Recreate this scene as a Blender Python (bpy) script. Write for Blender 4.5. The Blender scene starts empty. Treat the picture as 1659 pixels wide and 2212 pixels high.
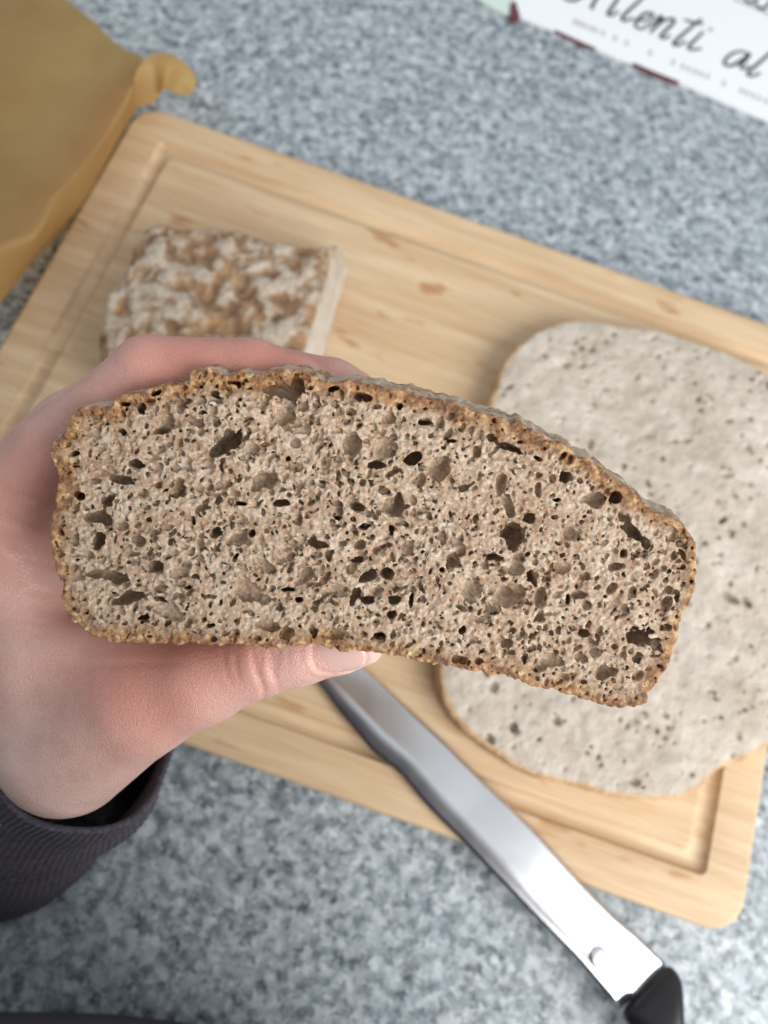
import bpy, math, random
import numpy as np
from mathutils import Matrix, Vector
random.seed(4); RNG = np.random.RandomState(7)
C = bpy.context.scene.collection
S = bpy.context.scene

# ------------------------------------------------------------------ camera
# picture coordinates used below run 0..1659 across and 0..2212 down (the photo at reduced size)
PW, PH, FP = 1659.0, 2212.0, 1650.0
CAM_H = 0.42
TILT, ROLL = math.radians(19.0), math.radians(19.4)
fwd = np.array([0, math.sin(TILT), -math.cos(TILT)])
_r = np.array([1.0, 0, 0]); _u = np.cross(_r, fwd)
RIGHT = _r*math.cos(ROLL)+_u*math.sin(ROLL)
UP = _u*math.cos(ROLL)-_r*math.sin(ROLL)
CO = np.array([0, 0, CAM_H])
cam = bpy.data.cameras.new('camera'); camo = bpy.data.objects.new('camera', cam); C.objects.link(camo)
camo.matrix_world = Matrix([[RIGHT[i], UP[i], -fwd[i], CO[i]] for i in range(3)]+[[0, 0, 0, 1]])
cam.sensor_fit = 'HORIZONTAL'; cam.sensor_width = 36.0; cam.lens = 36.0*FP/PW
cam.clip_start = 0.01; cam.clip_end = 50
cam.dof.use_dof = True; cam.dof.focus_distance = 0.2005; cam.dof.aperture_fstop = 13.2
S.camera = camo

# ------------------------------------------------------------------ light
w = bpy.data.worlds.new('World'); S.world = w; w.use_nodes = True
bg = w.node_tree.nodes['Background']; bg.inputs[0].default_value = (0.93, 0.965, 1.0, 1); bg.inputs[1].default_value = 0.62
def area(name, loc, target, sx, sy, power, col):
    l = bpy.data.lights.new(name, 'AREA'); l.shape = 'RECTANGLE'; l.size = sx; l.size_y = sy
    l.energy = power; l.color = col
    o = bpy.data.objects.new(name, l); C.objects.link(o); o.location = loc
    o.rotation_euler = (Vector(target)-Vector(loc)).to_track_quat('-Z', 'Y').to_euler()
    return o
area('window_light', (0.86, -0.42, 0.80), (0.02, 0.08, 0.1), 1.0, 1.0, 22.0, (1.0, 0.985, 0.965))
S.view_settings.view_transform = 'Standard'; S.view_settings.look = 'None'
S.view_settings.exposure = 0.08; S.view_settings.gamma = 1.0
S.cycles.use_denoising = True
S.cycles.max_bounces = 8; S.cycles.diffuse_bounces = 5

# ------------------------------------------------------------------ helpers
def P(x, y, z):
    """picture point -> world point on the level plane z (metres)"""
    d = fwd*FP+RIGHT*(x-PW/2)-UP*(y-PH/2)
    return CO+d*((z-CO[2])/d[2])
def Q(x, y, dep):
    """picture point at depth dep (mm) -> camera-frame mm (right, down, depth)"""
    return np.array([(x-PW/2)*dep/FP, (y-PH/2)*dep/FP, dep])
def c2w(v):
    v = np.asarray(v, float)/1000.0
    return CO+v[..., 0:1]*RIGHT-v[..., 1:2]*UP+v[..., 2:3]*fwd
def mesh_obj(name, V, F, mat, parent=None, base=None, smooth=True, attrs=None):
    V = np.asarray(V, float)
    if parent is not None: base = np.array(parent['_o'])
    elif base is None: base = np.array([V[:, 0].mean(), V[:, 1].mean(), V[:, 2].min()])
    me = bpy.data.meshes.new(name)
    if isinstance(F, np.ndarray):
        n = F.shape[1]
        me.vertices.add(len(V)); me.vertices.foreach_set('co', (V-base).astype(np.float32).ravel())
        me.loops.add(F.size); me.loops.foreach_set('vertex_index', F.astype(np.int32).ravel())
        me.polygons.add(len(F)); me.polygons.foreach_set('loop_start', np.arange(0, F.size, n, dtype=np.int32))
        me.polygons.foreach_set('loop_total', np.full(len(F), n, np.int32))
        me.update(calc_edges=True)
    else:
        me.from_pydata([tuple(v) for v in (V-base)], [], F)
    me.validate()
    if smooth: me.shade_smooth()
    for k, a in (attrs or {}).items():
        at = me.attributes.new(k, 'FLOAT', 'POINT'); at.data.foreach_set('value', a.astype(np.float32))
    me.materials.append(mat)
    o = bpy.data.objects.new(name, me); C.objects.link(o)
    if parent is not None: o.parent = parent if parent.type == 'EMPTY' else parent
    else: o.location = base
    o['_o'] = list(base) if parent is None else list(parent['_o'])
    return o
def thing(name, label, cat, loc, group=None):
    o = bpy.data.objects.new(name, None); C.objects.link(o); o.location = loc; o['_o'] = list(loc)
    o.empty_display_size = 0.02; o['label'] = label; o['category'] = cat
    if group: o['group'] = group
    return o
def catmull(pts, n=6, closed=True):
    p = np.array(pts, float); N = len(p); out = []
    for i in range(N if closed else N-1):
        g = lambda k: p[k % N] if closed else p[min(max(k, 0), N-1)]
        a, b, c, d = g(i-1), g(i), g(i+1), g(i+2)
        for t in np.linspace(0, 1, n, endpoint=False):
            out.append(0.5*((2*b)+(c-a)*t+(2*a-5*b+4*c-d)*t*t+(3*b-a-3*c+d)*t**3))
    if not closed: out.append(p[-1])
    return np.array(out)
def poly_sdf(X, Y, poly):
    x = X.ravel().astype(np.float32); y = Y.ravel().astype(np.float32)
    d = np.full(x.shape, 1e9, np.float32); ins = np.zeros(x.shape, bool)
    for i in range(len(poly)):
        ax, ay = poly[i]; bx, by = poly[(i+1) % len(poly)]
        ex, ey = bx-ax, by-ay; L = ex*ex+ey*ey+1e-12
        t = np.clip(((x-ax)*ex+(y-ay)*ey)/L, 0, 1)
        q = (x-ax-t*ex)**2+(y-ay-t*ey)**2; np.minimum(d, q, out=d)
        if ay != by: ins ^= ((ay > y) != (by > y)) & (x < ex*(y-ay)/ey+ax)
    d = np.sqrt(d); d[ins] *= -1
    return d.reshape(X.shape)
def _up(N, h, cell):
    n = int(math.ceil(N*h/cell))+4; M = np.zeros((N, n), np.float32)
    u = np.arange(N)*h/cell+1; i = u.astype(int); f = u-i
    for k, wt in enumerate([(1-f)**3/6, (3*f**3-6*f**2+4)/6, (-3*f**3+3*f**2+3*f+1)/6, f**3/6]):
        M[np.arange(N), i-1+k] += wt
    return M
def noise_grid(shape, h, cell, seed):
    r = np.random.RandomState(seed); cell = np.broadcast_to(cell, (len(shape),))
    Ms = [_up(s, h, c) for s, c in zip(shape, cell)]
    a = r.uniform(-1, 1, [m.shape[1] for m in Ms]).astype(np.float32)
    for ax, M in enumerate(Ms):
        a = np.moveaxis(np.tensordot(M, a, axes=(1, ax)), 0, ax)
    return (a*(2.6 if len(shape) == 3 else 1.9)).astype(np.float32)
def surface_nets(F, origin, h):
    s = F < 0
    nx, ny, nz = F.shape
    c = np.zeros((nx-1, ny-1, nz-1), np.int8)
    offs = [(i, j, k) for i in (0, 1) for j in (0, 1) for k in (0, 1)]
    for i, j, k in offs: c += s[i:nx-1+i, j:ny-1+j, k:nz-1+k]
    act = (c > 0) & (c < 8)
    I = np.argwhere(act); idx = np.full(act.shape, -1, np.int32); idx[act] = np.arange(len(I))
    vals = np.stack([F[I[:, 0]+i, I[:, 1]+j, I[:, 2]+k] for i, j, k in offs], 1)
    acc = np.zeros((len(I), 3), np.float32); cnt = np.zeros(len(I), np.float32)
    O = np.array(offs, np.float32)
    for a in range(8):
        for b in range(a+1, 8):
            if abs(O[a]-O[b]).sum() != 1: continue
            m = (vals[:, a] < 0) != (vals[:, b] < 0)
            va, vb = vals[m, a], vals[m, b]; t = (va/(va-vb))[:, None]
            acc[m] += O[a]+(O[b]-O[a])*t; cnt[m] += 1
    V = (I+acc/cnt[:, None])*h+np.array(origin)
    quads = []
    for ax in range(3):
        sl0 = [slice(None)]*3; sl1 = [slice(None)]*3; sl0[ax] = slice(0, -1); sl1[ax] = slice(1, None)
        a0, a1 = s[tuple(sl0)], s[tuple(sl1)]
        E = np.argwhere(a0 != a1)
        u, v = [q for q in range(3) if q != ax]
        lim = [nx-1, ny-1, nz-1]
        E = E[(E[:, u] > 0) & (E[:, v] > 0) & (E[:, u] < lim[u]) & (E[:, v] < lim[v])]
        du = np.zeros(3, int); du[u] = 1; dv = np.zeros(3, int); dv[v] = 1
        g = lambda e: idx[e[:, 0], e[:, 1], e[:, 2]]
        q = np.stack([g(E-du-dv), g(E-dv), g(E), g(E-du)], 1)
        inside0 = s[E[:, 0], E[:, 1], E[:, 2]]
        flip = inside0 if ax != 1 else ~inside0
        q[~flip] = q[~flip][:, ::-1]
        quads.append(q)
    return V, np.concatenate(quads), I
def split_obj(V, F, mask, names, mats, parent, attrs):
    """two objects out of one skin: faces where mask is false / true"""
    out = []
    for val, nm, mt in zip((False, True), names, mats):
        f = F[mask == val]; used = np.unique(f); re = np.full(len(V), -1, np.int64); re[used] = np.arange(len(used))
        out.append(mesh_obj(nm, V[used], re[f], mt, parent, attrs={k: a[used] for k, a in attrs.items()}))
    return out
def rings_mesh(rings, cap0=True, cap1=True):
    n = len(rings[0]); V = np.concatenate(rings); F = []
    for r in range(len(rings)-1):
        for i in range(n):
            j = (i+1) % n; F.append((r*n+i, r*n+j, (r+1)*n+j, (r+1)*n+i))
    if cap0: F.append(tuple(range(n))[::-1])
    if cap1: F.append(tuple((len(rings)-1)*n+i for i in range(n)))
    return V, F

# ------------------------------------------------------------------ material helpers
class NT:
    def __init__(s, name):
        s.m = bpy.data.materials.new(name); s.m.use_nodes = True; s.t = s.m.node_tree
        s.b = s.t.nodes['Principled BSDF']
    def n(s, typ, **kw):
        nd = s.t.nodes.new(typ)
        for k, v in kw.items():
            if k.startswith('i_'): nd.inputs[k[2:].replace('_', ' ')].default_value = v
            else: setattr(nd, k, v)
        return nd
    def l(s, a, b): s.t.links.new(a, b)
    def obj(s, scale=(1, 1, 1)):
        g = s.n('ShaderNodeNewGeometry'); mp = s.n('ShaderNodeMapping'); mp.inputs['Scale'].default_value = scale
        s.l(g.outputs['Position'], mp.inputs['Vector']); return mp.outputs['Vector']
    def noise(s, vec, scale, detail=4, rough=0.55):
        nd = s.n('ShaderNodeTexNoise'); nd.inputs['Scale'].default_value = scale; nd.inputs['Detail'].default_value = detail
        nd.inputs['Roughness'].default_value = rough; s.l(vec, nd.inputs['Vector']); return nd.outputs['Fac']
    def ramp(s, fac, stops):
        r = s.n('ShaderNodeValToRGB'); e = r.color_ramp.elements
        e[0].position, e[0].color = stops[0][0], (*stops[0][1], 1); e[1].position, e[1].color = stops[-1][0], (*stops[-1][1], 1)
        for p, c in stops[1:-1]: q = e.new(p); q.color = (*c, 1)
        s.l(fac, r.inputs['Fac']); return r.outputs['Color']
    def mix(s, fac, a, b, mode='MIX'):
        m = s.n('ShaderNodeMix', data_type='RGBA', blend_type=mode)
        for sock, v in ((m.inputs[0], fac), (m.inputs[6], a), (m.inputs[7], b)):
            if isinstance(v, (int, float)): sock.default_value = v
            elif isinstance(v, tuple): sock.default_value = (*v, 1)
            else: s.l(v, sock)
        return m.outputs[2]
    def math(s, op, a, b=0.0, c=None):
        m = s.n('ShaderNodeMath', operation=op)
        for i, v in enumerate((a, b, c)):
            if v is None: continue
            if isinstance(v, (int, float)): m.inputs[i].default_value = v
            else: s.l(v, m.inputs[i])
        return m.outputs[0]
    def attr(s, nm): return s.n('ShaderNodeAttribute', attribute_name=nm).outputs['Fac']
    def bump(s, h, dist, strength=1.0):
        b = s.n('ShaderNodeBump'); b.inputs['Distance'].default_value = dist; b.inputs['Strength'].default_value = strength
        s.l(h, b.inputs['Height']); s.l(b.outputs['Normal'], s.b.inputs['Normal'])
    def base(s, c):
        if isinstance(c, tuple): s.b.inputs['Base Color'].default_value = (*c, 1)
        else: s.l(c, s.b.inputs['Base Color'])
    def set(s, **kw):
        for k, v in kw.items():
            sock = s.b.inputs[k.replace('_', ' ')]
            if isinstance(v, (int, float, tuple)): sock.default_value = v
            else: s.l(v, sock)
        return s

def bread_material(name, crust):
    t = NT(name); v = t.obj()
    n1 = t.noise(v, 160, 3); n2 = t.noise(v, 900, 4, 0.6); n3 = t.noise(v, 420, 2)
    crumb = t.ramp(n1, [(0.3, (0.39, 0.24, 0.145)), (0.5, (0.50, 0.355, 0.24)), (0.72, (0.64, 0.50, 0.38))])
    crumb = t.mix(t.math('MULTIPLY', t.ramp(n2, [(0.52, (0, 0, 0)), (0.64, (1, 1, 1))]), 0.62), crumb, (0.80, 0.71, 0.59))
    crumb = t.mix(t.math('MULTIPLY', t.ramp(n2, [(0.34, (1, 1, 1)), (0.46, (0, 0, 0))]), 0.62), crumb, (0.34, 0.19, 0.095))
    crumb = t.mix(t.math('MULTIPLY', t.ramp(n3, [(0.66, (0, 0, 0)), (0.72, (1, 1, 1))]), 0.6), crumb, (0.64, 0.50, 0.22))
    cr = t.ramp(t.noise(v, 400, 4, 0.62), [(0.32, (0.12, 0.05, 0.022)), (0.45, (0.28, 0.125, 0.046)), (0.56, (0.44, 0.235, 0.09)), (0.69, (0.74, 0.54, 0.31))])
    col = t.mix(t.attr('crust'), crumb, cr)
    fl = t.math('MULTIPLY', t.attr('flour'), t.ramp(t.noise(v, 190, 4, 0.6), [(0.40, (0, 0, 0)), (0.56, (1, 1, 1))]))
    col = t.mix(fl, col, (0.56, 0.46, 0.35))
    t.base(col)
    t.set(Roughness=t.math('MULTIPLY_ADD', n2, 0.55, 0.12), Specular_IOR_Level=0.7)
    t.set(Subsurface_Weight=0.4, Subsurface_Scale=0.0011, Subsurface_Radius=(1.0, 0.4, 0.2))
    t.bump(t.noise(v, 1300, 4, 0.7), 0.0008, 1.0)
    return t.m
M_CRUMB = bread_material('rye_crumb', 0); M_CRUST = bread_material('brown_crust', 1)

# ================================================================== SETTING: granite worktop
def granite():
    t = NT('speckled_granite'); v = t.obj()
    nn = t.n('ShaderNodeTexNoise'); nn.inputs['Scale'].default_value = 320; t.l(v, nn.inputs['Vector'])
    add = t.n('ShaderNodeMix', data_type='VECTOR'); add.inputs[0].default_value = 0.006
    t.l(v, add.inputs[4]); t.l(nn.outputs['Color'], add.inputs[5])
    def cells(scale, stops):
        wv = t.n('ShaderNodeTexVoronoi', feature='F1'); wv.inputs['Scale'].default_value = scale; t.l(add.outputs[1], wv.inputs['Vector'])
        sep = t.n('ShaderNodeSeparateColor'); t.l(wv.outputs['Color'], sep.inputs[0]); return t.ramp(sep.outputs[0], stops)
    g = cells(330, [(0.0, (0.035, 0.048, 0.058)), (0.2, (0.10, 0.13, 0.15)), (0.4, (0.23, 0.275, 0.305)), (0.7, (0.40, 0.455, 0.495)), (1.0, (0.66, 0.71, 0.745))])
    g2 = cells(225, [(0.0, (0.025, 0.038, 0.046)), (0.26, (0.11, 0.14, 0.16)), (0.5, (0.31, 0.365, 0.40)), (1.0, (0.56, 0.615, 0.655))])
    g = t.mix(0.42, g, g2)
    big = t.noise(v, 120, 3, 0.6)
    g = t.mix(0.28, g, t.ramp(big, [(0.38, (0.06, 0.08, 0.09)), (0.5, (0.32, 0.36, 0.39)), (0.60, (0.60, 0.64, 0.67))]))
    t.base(g); t.set(Roughness=0.35, Specular_IOR_Level=0.45); return t.m
M_GRAN = granite()
def box(name, x0, x1, y0, y1, z0, z1, mat, parent=None, bev=0.0):
    V = np.array([(x, y, z) for z in (z0, z1) for y in (y0, y1) for x in (x0, x1)])
    F = [(0, 2, 3, 1), (4, 5, 7, 6), (0, 1, 5, 4), (2, 6, 7, 3), (0, 4, 6, 2), (1, 3, 7, 5)]
    o = mesh_obj(name, V, F, mat, parent, smooth=False)
    if bev: b = o.modifiers.new('bevel', 'BEVEL'); b.width = bev; b.segments = 3
    return o
top = box('worktop', -0.9, 1.3, -0.165, 0.95, -0.03, 0.0, M_GRAN, bev=0.003)
top['kind'] = 'structure'

# ================================================================== cutting board
def wood():
    t = NT('bamboo_board'); v = t.obj((1, 14, 14)); v2 = t.obj((1, 1, 1))
    strip = t.noise(v, 9, 5, 0.6); fine = t.noise(t.obj((2.2, 55, 55)), 14, 3)
    c = t.ramp(strip, [(0.30, (0.51, 0.345, 0.20)), (0.48, (0.60, 0.435, 0.27)), (0.66, (0.70, 0.55, 0.37))])
    c = t.mix(0.30, c, t.ramp(fine, [(0.3, (0.42, 0.25, 0.12)), (0.65, (0.68, 0.49, 0.29))]))
    kn = t.noise(t.obj((1, 2.6, 2.6)), 26, 2)
    c = t.mix(t.math('MULTIPLY', t.ramp(kn, [(0.63, (0, 0, 0)), (0.74, (1, 1, 1))]), 0.75), c, (0.38, 0.17, 0.06))
    t.base(c); t.set(Roughness=0.48, Specular_IOR_Level=0.4); t.bump(fine, 0.0002, 0.4); return t.m
M_WOOD = wood()
BZ = 0.018
def rrect(x0, x1, y0, y1, r, z, n=10):
    pts = []
    for cx, cy, a0 in ((x1-r, y1-r, 0), (x0+r, y1-r, 90), (x0+r, y0+r, 180), (x1-r, y0+r, 270)):
        for k in range(n+1):
            a = math.radians(a0+90*k/n); pts.append((cx+r*math.cos(a), cy+r*math.sin(a), z))
    return np.array(pts)
BX0, BX1, BY0, BY1 = -0.2362, 0.2362, -0.0105, 0.3475
def inset(d, z, r=None): return rrect(BX0+d, BX1-d, BY0+d, BY1-d, max(r if r is not None else 0.018-d, 0.0015), z)
rg = [inset(0.002, 0.0005), inset(0, 0.0025), inset(0, BZ-0.003), inset(0.0009, BZ-0.0009), inset(0.003, BZ)]
g0, gw, gd = 0.0225, 0.0105, 0.0042
for k in range(9):
    a = math.pi*k/8; rg.append(inset(g0+gw*(0.5-0.5*math.cos(a)), BZ-gd*math.sin(a)**0.8, 0.004))
rg.append(inset(g0+gw+0.0015, BZ, 0.003))
V, F = rings_mesh(rg)
board = mesh_obj('cutting_board', V, F, M_WOOD, smooth=True)
board.modifiers.new('wn', 'WEIGHTED_NORMAL')
board['label'] = 'pale wooden cutting board with rounded corners and a juice groove lying on the granite'
board['category'] = 'cutting board'

# ================================================================== held bread slice (real pored volume)
SL = [(112,968),(132,925),(160,888),(190,878),(235,882),(262,856),(300,842),(345,832),(392,826),(418,803),(455,796),(492,812),
      (520,800),(560,806),(600,800),(655,803),(700,820),(760,824),(830,834),(900,848),(960,866),(1010,884),(1060,897),(1112,913),
      (1170,938),(1230,968),(1290,1008),(1350,1052),(1408,1098),(1468,1132),(1500,1172),(1508,1225),(1496,1290),(1470,1345),
      (1456,1400),(1436,1450),(1406,1492),(1388,1520),(1335,1532),(1262,1512),(1180,1490),(1090,1464),(1000,1446),(900,1427),
      (800,1409),(730,1404),(690,1397),(600,1399),(500,1393),(400,1391),(300,1389),(232,1384),(180,1362),(142,1325),(124,1255),
      (110,1180),(110,1110),(124,1050),(116,1000)]
P1 = [(890,410,80,46,-40,3),(610,310,58,36,-60,2),(580,350,26,16,0,3),(1165,275,50,50,0,2),(1225,330,36,30,0,1),(1470,415,42,55,0,2),
 (1630,420,45,42,0,1),(1590,510,42,22,0,2),(1070,580,60,48,20,2),(400,580,60,20,15,3),(320,545,50,24,0,1),(465,510,36,18,20,3),
 (660,630,34,48,20,2),(290,755,65,30,0,3),(200,650,32,24,0,3),(330,690,32,24,0,3),(285,855,30,42,0,3),(225,925,45,20,0,2),
 (335,1030,92,24,5,3),(430,1130,60,24,-20,3),(565,980,32,20,0,3),(680,1000,65,32,-25,1),(980,1110,68,58,0,1),(610,1190,88,42,20,1),
 (570,1140,30,14,20,3),(1150,690,40,18,0,4),(955,690,26,13,0,3),(840,815,24,20,0,3),(945,860,52,35,-20,2),(740,770,14,20,0,3),
 (1260,1020,45,32,-45,2),(1315,880,46,24,15,3),(1360,940,20,30,0,2),(1070,985,52,20,20,2),(1550,1040,34,20,-20,3),(1640,1020,26,22,0,3),
 (1490,1130,24,48,25,3),(1230,1145,20,16,0,4),(1400,1100,60,30,0,1),(1550,1150,26,16,0,3),(1180,1100,36,12,0,3),(800,1120,42,12,0,2),
 (710,1080,22,10,0,4),(500,240,27,18,0,3),(400,360,22,13,0,3),(650,525,30,24,0,1),(1215,520,36,26,0,1),(1350,500,25,52,15,1),
 (1320,400,15,60,10,2),(1185,480,13,12,0,4),(1090,400,36,14,-30,2),(1500,700,28,20,30,3),(1140,165,95,30,0,3),(1215,150,28,56,0,3),(700,215,40,16,-15,2),(560,175,30,14,-20,3),(420,225,26,12,0,3),(930,130,30,14,0,3),(1390,150,26,14,0,3),(1530,190,40,16,10,3),
 (780,262,16,11,0,3),(770,320,20,24,0,2),(840,180,22,13,0,3),(260,350,42,20,-20,2),(180,370,22,16,0,2),(300,440,28,14,0,2),
 (180,460,18,12,0,3),(1080,1260,64,22,10,2),(1170,1300,32,30,0,2),(820,1260,26,12,0,4),(500,1230,36,10,0,3),(1400,760,14,14,0,3),
 (1230,770,20,24,0,2),(960,770,34,24,0,1),(1010,830,16,16,0,3),(540,480,34,18,0,1),(480,870,30,26,0,2),(400,800,28,24,0,1),
 (880,600,34,24,0,1),(1160,900,16,14,0,2),(1130,960,18,14,0,2),(640,870,20,14,0,1),(930,940,16,14,0,3),(340,1170,40,20,30,1),
 (1240,600,20,15,0,2),(1330,600,22,18,0,1),(1400,690,30,22,0,1),(1290,840,18,14,0,1),(1430,880,20,14,0,2),(1500,960,22,12,0,3),(560,690,26,20,0,1),(500,640,30,22,0,1)]
P2 = [(235,405,40,32,0,3),(85,440,32,20,0,3),(120,370,40,42,0,1),(330,455,50,52,0,1),(385,350,22,12,0,3),(150,475,42,12,-20,2),
 (160,605,42,44,0,2),(175,590,18,40,10,3),(215,760,27,18,0,2),(140,710,13,22,0,3),(130,870,24,16,0,3),(30,690,20,10,0,3),
 (585,520,24,46,0,2),(612,600,28,64,-10,2),(640,730,38,52,0,3),(620,370,52,15,25,5),(548,325,24,13,20,5),(700,655,24,18,0,3),
 (862,712,26,26,0,2),(485,385,20,32,0,2),(390,830,30,36,0,2),(465,940,50,44,0,1),(620,965,55,44,0,2),(712,900,15,36,-20,4),
 (745,975,26,42,0,2),(820,850,42,26,0,1),(960,580,52,30,0,2),(1045,570,26,30,0,3),(845,490,22,22,0,3),(1120,705,52,20,40,5),
 (1165,755,15,30,0,3),(1075,797,16,12,0,4),(430,1100,16,18,0,4),(920,1122,24,17,0,3),(875,1095,26,16,0,1),(1140,1130,72,36,-20,3),
 (780,1235,50,30,0,1),(1010,1275,36,30,0,2),(965,1195,24,20,0,2),(705,1185,20,16,0,2),(555,810,32,14,0,3),(430,530,22,22,0,2),
 (340,860,22,12,0,4),(160,985,22,15,0,4),(230,985,10,26,0,3),(150,1040,16,15,0,3),(50,890,38,14,-30,3),(415,1225,30,20,0,2),
 (250,1200,20,10,0,3),(100,1135,24,12,0,4),(850,1290,32,14,0,2),(1275,730,26,16,0,2),(815,580,13,10,0,4),(540,1030,30,22,0,1),
 (900,970,36,20,0,2),(850,985,14,20,0,3),(1260,950,22,20,0,2),(130,250,30,24,0,2),(280,265,24,10,0,3),(340,270,20,26,0,2),(180,210,12,14,0,3),
 (420,1015,28,14,0,2),(250,630,20,12,0,2),(650,820,26,22,0,2),(730,540,14,30,0,2),(640,650,0,0,0,0),(80,960,26,18,0,2),(1080,650,30,16,30,3),(730,410,14,10,0,4)]
DSL = 200.0; SC = DSL/FP
H = 0.25
def build_slice():
    out = catmull(SL, 4); out = (out-np.array([PW/2, PH/2]))*SC
    x0, y0 = out.min(0)-3.5; x1, y1 = out.max(0)+np.array([4.5, 3.5]); y0 -= 3.0
    nx, ny, nz = int((x1-x0)/H), int((y1-y0)/H), int(14.5/H)
    xs = x0+np.arange(nx)*H; ys = y0+np.arange(ny)*H; zs = -1.2+np.arange(nz)*H
    X, Y = np.meshgrid(xs, ys, indexing='ij')
    D = poly_sdf(X, Y, out)
    n2 = noise_grid((nx, ny), H, 3.4, 11)*0.62+noise_grid((nx, ny), H, 1.1, 12)*0.36
    D2 = D+n2*np.where(Y < 0, 1.25, 0.7)
    D3 = np.empty((nx, ny, nz), np.float32)
    for k, z in enumerate(zs):                       # the slice leans: its back face sits a little up and to the right
        zz = max(z, 0); sx, sy = 0.16*zz/H, -0.30*zz/H
        ix, iy = int(math.floor(sx)), int(math.floor(sy)); fx, fy = sx-ix, sy-iy
        g = lambda a, b: D2[np.clip(np.arange(nx)-a, 0, nx-1)][:, np.clip(np.arange(ny)-b, 0, ny-1)]
        D3[:, :, k] = (g(ix, iy)*(1-fx)+g(ix+1, iy)*fx)*(1-fy)+(g(ix, iy+1)*(1-fx)+g(ix+1, iy+1)*fx)*fy
    W1 = noise_grid((nx, ny, nz), H, 2.2, 21)*0.75+noise_grid((nx, ny, nz), H, 0.8, 31)*0.32
    W2 = noise_grid((nx, ny, nz), H, 2.2, 22)*0.75+noise_grid((nx, ny, nz), H, 0.8, 32)*0.32
    fine = noise_grid((nx, ny, nz), H, 0.62, 23)
    crustw = np.clip((D+3.6+n2*0.9)/1.6, 0, 1)        # 1 inside the crust band
    Z = zs[None, None, :].astype(np.float32)
    ridge = np.abs(noise_grid((nx, ny, nz), H, 1.25, 61)); ridge2 = np.abs(noise_grid((nx, ny, nz), H, 0.75, 62))
    front = -Z+0.15*W1+0.27*fine+(0.30*np.minimum(ridge, 1.1)+0.12*ridge2)*(1-0.6*crustw[:, :, None])-0.2+(noise_grid((nx, ny), H, 9, 24)*0.35)[:, :, None]
    body = np.maximum(front, Z-12.2+0.15*W1)
    D3 = D3+0.22*fine+0.12*W1
    k_ = 0.9; hmix = np.clip(0.5+0.5*(D3-body)/k_, 0, 1)
    F = body*(1-hmix)+D3*hmix+k_*hmix*(1-hmix)
    del ridge, ridge2, hmix, body, front
    def carve(cx, cy, cz, a, b, c, ang, wamp=1.0):
        R = max(a, b)+1.3*wamp; i0, i1 = int((cx-R-x0)/H), int((cx+R-x0)/H)+2
        j0, j1 = int((cy-R-y0)/H), int((cy+R-y0)/H)+2
        k0, k1 = int((cz-c-1.3*wamp+1.2)/H), int((cz+c+1.3*wamp+1.2)/H)+2
        i0, j0, k0 = max(i0, 0), max(j0, 0), max(k0, 0); i1, j1, k1 = min(i1, nx), min(j1, ny), min(k1, nz)
        if i1 <= i0 or j1 <= j0 or k1 <= k0: return
        w1 = W1[i0:i1, j0:j1, k0:k1]*wamp; w2 = W2[i0:i1, j0:j1, k0:k1]*wamp
        dx = (xs[i0:i1]-cx)[:, None, None]+w1; dy = (ys[j0:j1]-cy)[None, :, None]+w2; dz = (zs[k0:k1]-cz)[None, None, :]+0.6*(w1-w2)
        ca, sa = math.cos(ang), math.sin(ang)
        u = (dx*ca+dy*sa)/a; v = (-dx*sa+dy*ca)/b
        r = np.sqrt(u*u+v*v+(dz/c)**2)
        p = (1-r)*min(a, b, c)
        blk = F[i0:i1, j0:j1, k0:k1]; np.maximum(blk, p.astype(np.float32), out=blk)
    for lst, s, ox, oy in ((P1, 0.463, 76.8, 768.0), (P2, 0.537, 768.0, 768.0)):
        for (cx, cy, a, b, ang, lv) in lst:
            if lv == 0: continue
            px, py = cx*s+ox, cy*s+oy; a, b = max(a*s*SC, 0.5), max(b*s*SC, 0.5)
            dep = {1: 1.0, 2: 1.8, 3: 2.4, 4: 3.6, 5: 5.0}[lv]; m = min(a, b)
            c = min(max({1: 1.1, 2: 1.9, 3: 3.0, 4: 4.0, 5: 5.0}[lv]*m, 0.8), 8.5)
            if lv >= 3: c = max(c, 4.4)
            if lv >= 3: c = min(c, 6.2)
            carve((px-PW/2)*SC, (py-PH/2)*SC, (0.7 if lv >= 3 else 0.15)*c, a*(1.36 if lv >= 3 else 1.04), b*(1.36 if lv >= 3 else 1.04), c, math.radians(ang), 1.15 if m > 1.8 else 0.7)
    r = np.random.RandomState(5)
    N = 15500
    cx = r.uniform(x0, x1, N); cy = r.uniform(y0, y1, N); rad = np.clip(np.exp(r.normal(-0.62, 0.40, N)), 0.36, 1.8)
    cz = r.uniform(-0.5, 2.2, N); el = r.uniform(0.65, 1.45, N); an = r.uniform(0, math.pi, N)
    ii = np.clip(((cx-x0)/H).astype(int), 0, nx-1); jj = np.clip(((cy-y0)/H).astype(int), 0, ny-1)
    dd = D[ii, jj]
    dens = noise_grid((nx, ny), H, 14, 41)[ii, jj]
    for q in range(N):
        if dd[q] > -0.4: continue
        cf = crustw[ii[q], jj[q]]
        if cf > 0.5 and r.rand() < 0.2: continue
        rr = rad[q]*(1-0.25*cf)*(1+0.25*dens[q])
        carve(cx[q], cy[q], cz[q], rr*el[q], rr/el[q], rr*1.1, an[q], 0.45)
    V, Q4, I = surface_nets(F, (x0, y0, -1.2), H)
    ci = np.clip(I[:, 0], 0, nx-1); cj = np.clip(I[:, 1], 0, ny-1)
    d0 = D[ci, cj]; zz = V[:, 2]
    d3 = D3[ci, cj, np.clip(I[:, 2], 0, nz-1)]
    nn = (noise_grid((nx, ny), H, 5, 51)*0.7+noise_grid((nx, ny), H, 1.6, 52)*0.5)[ci, cj]
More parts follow.
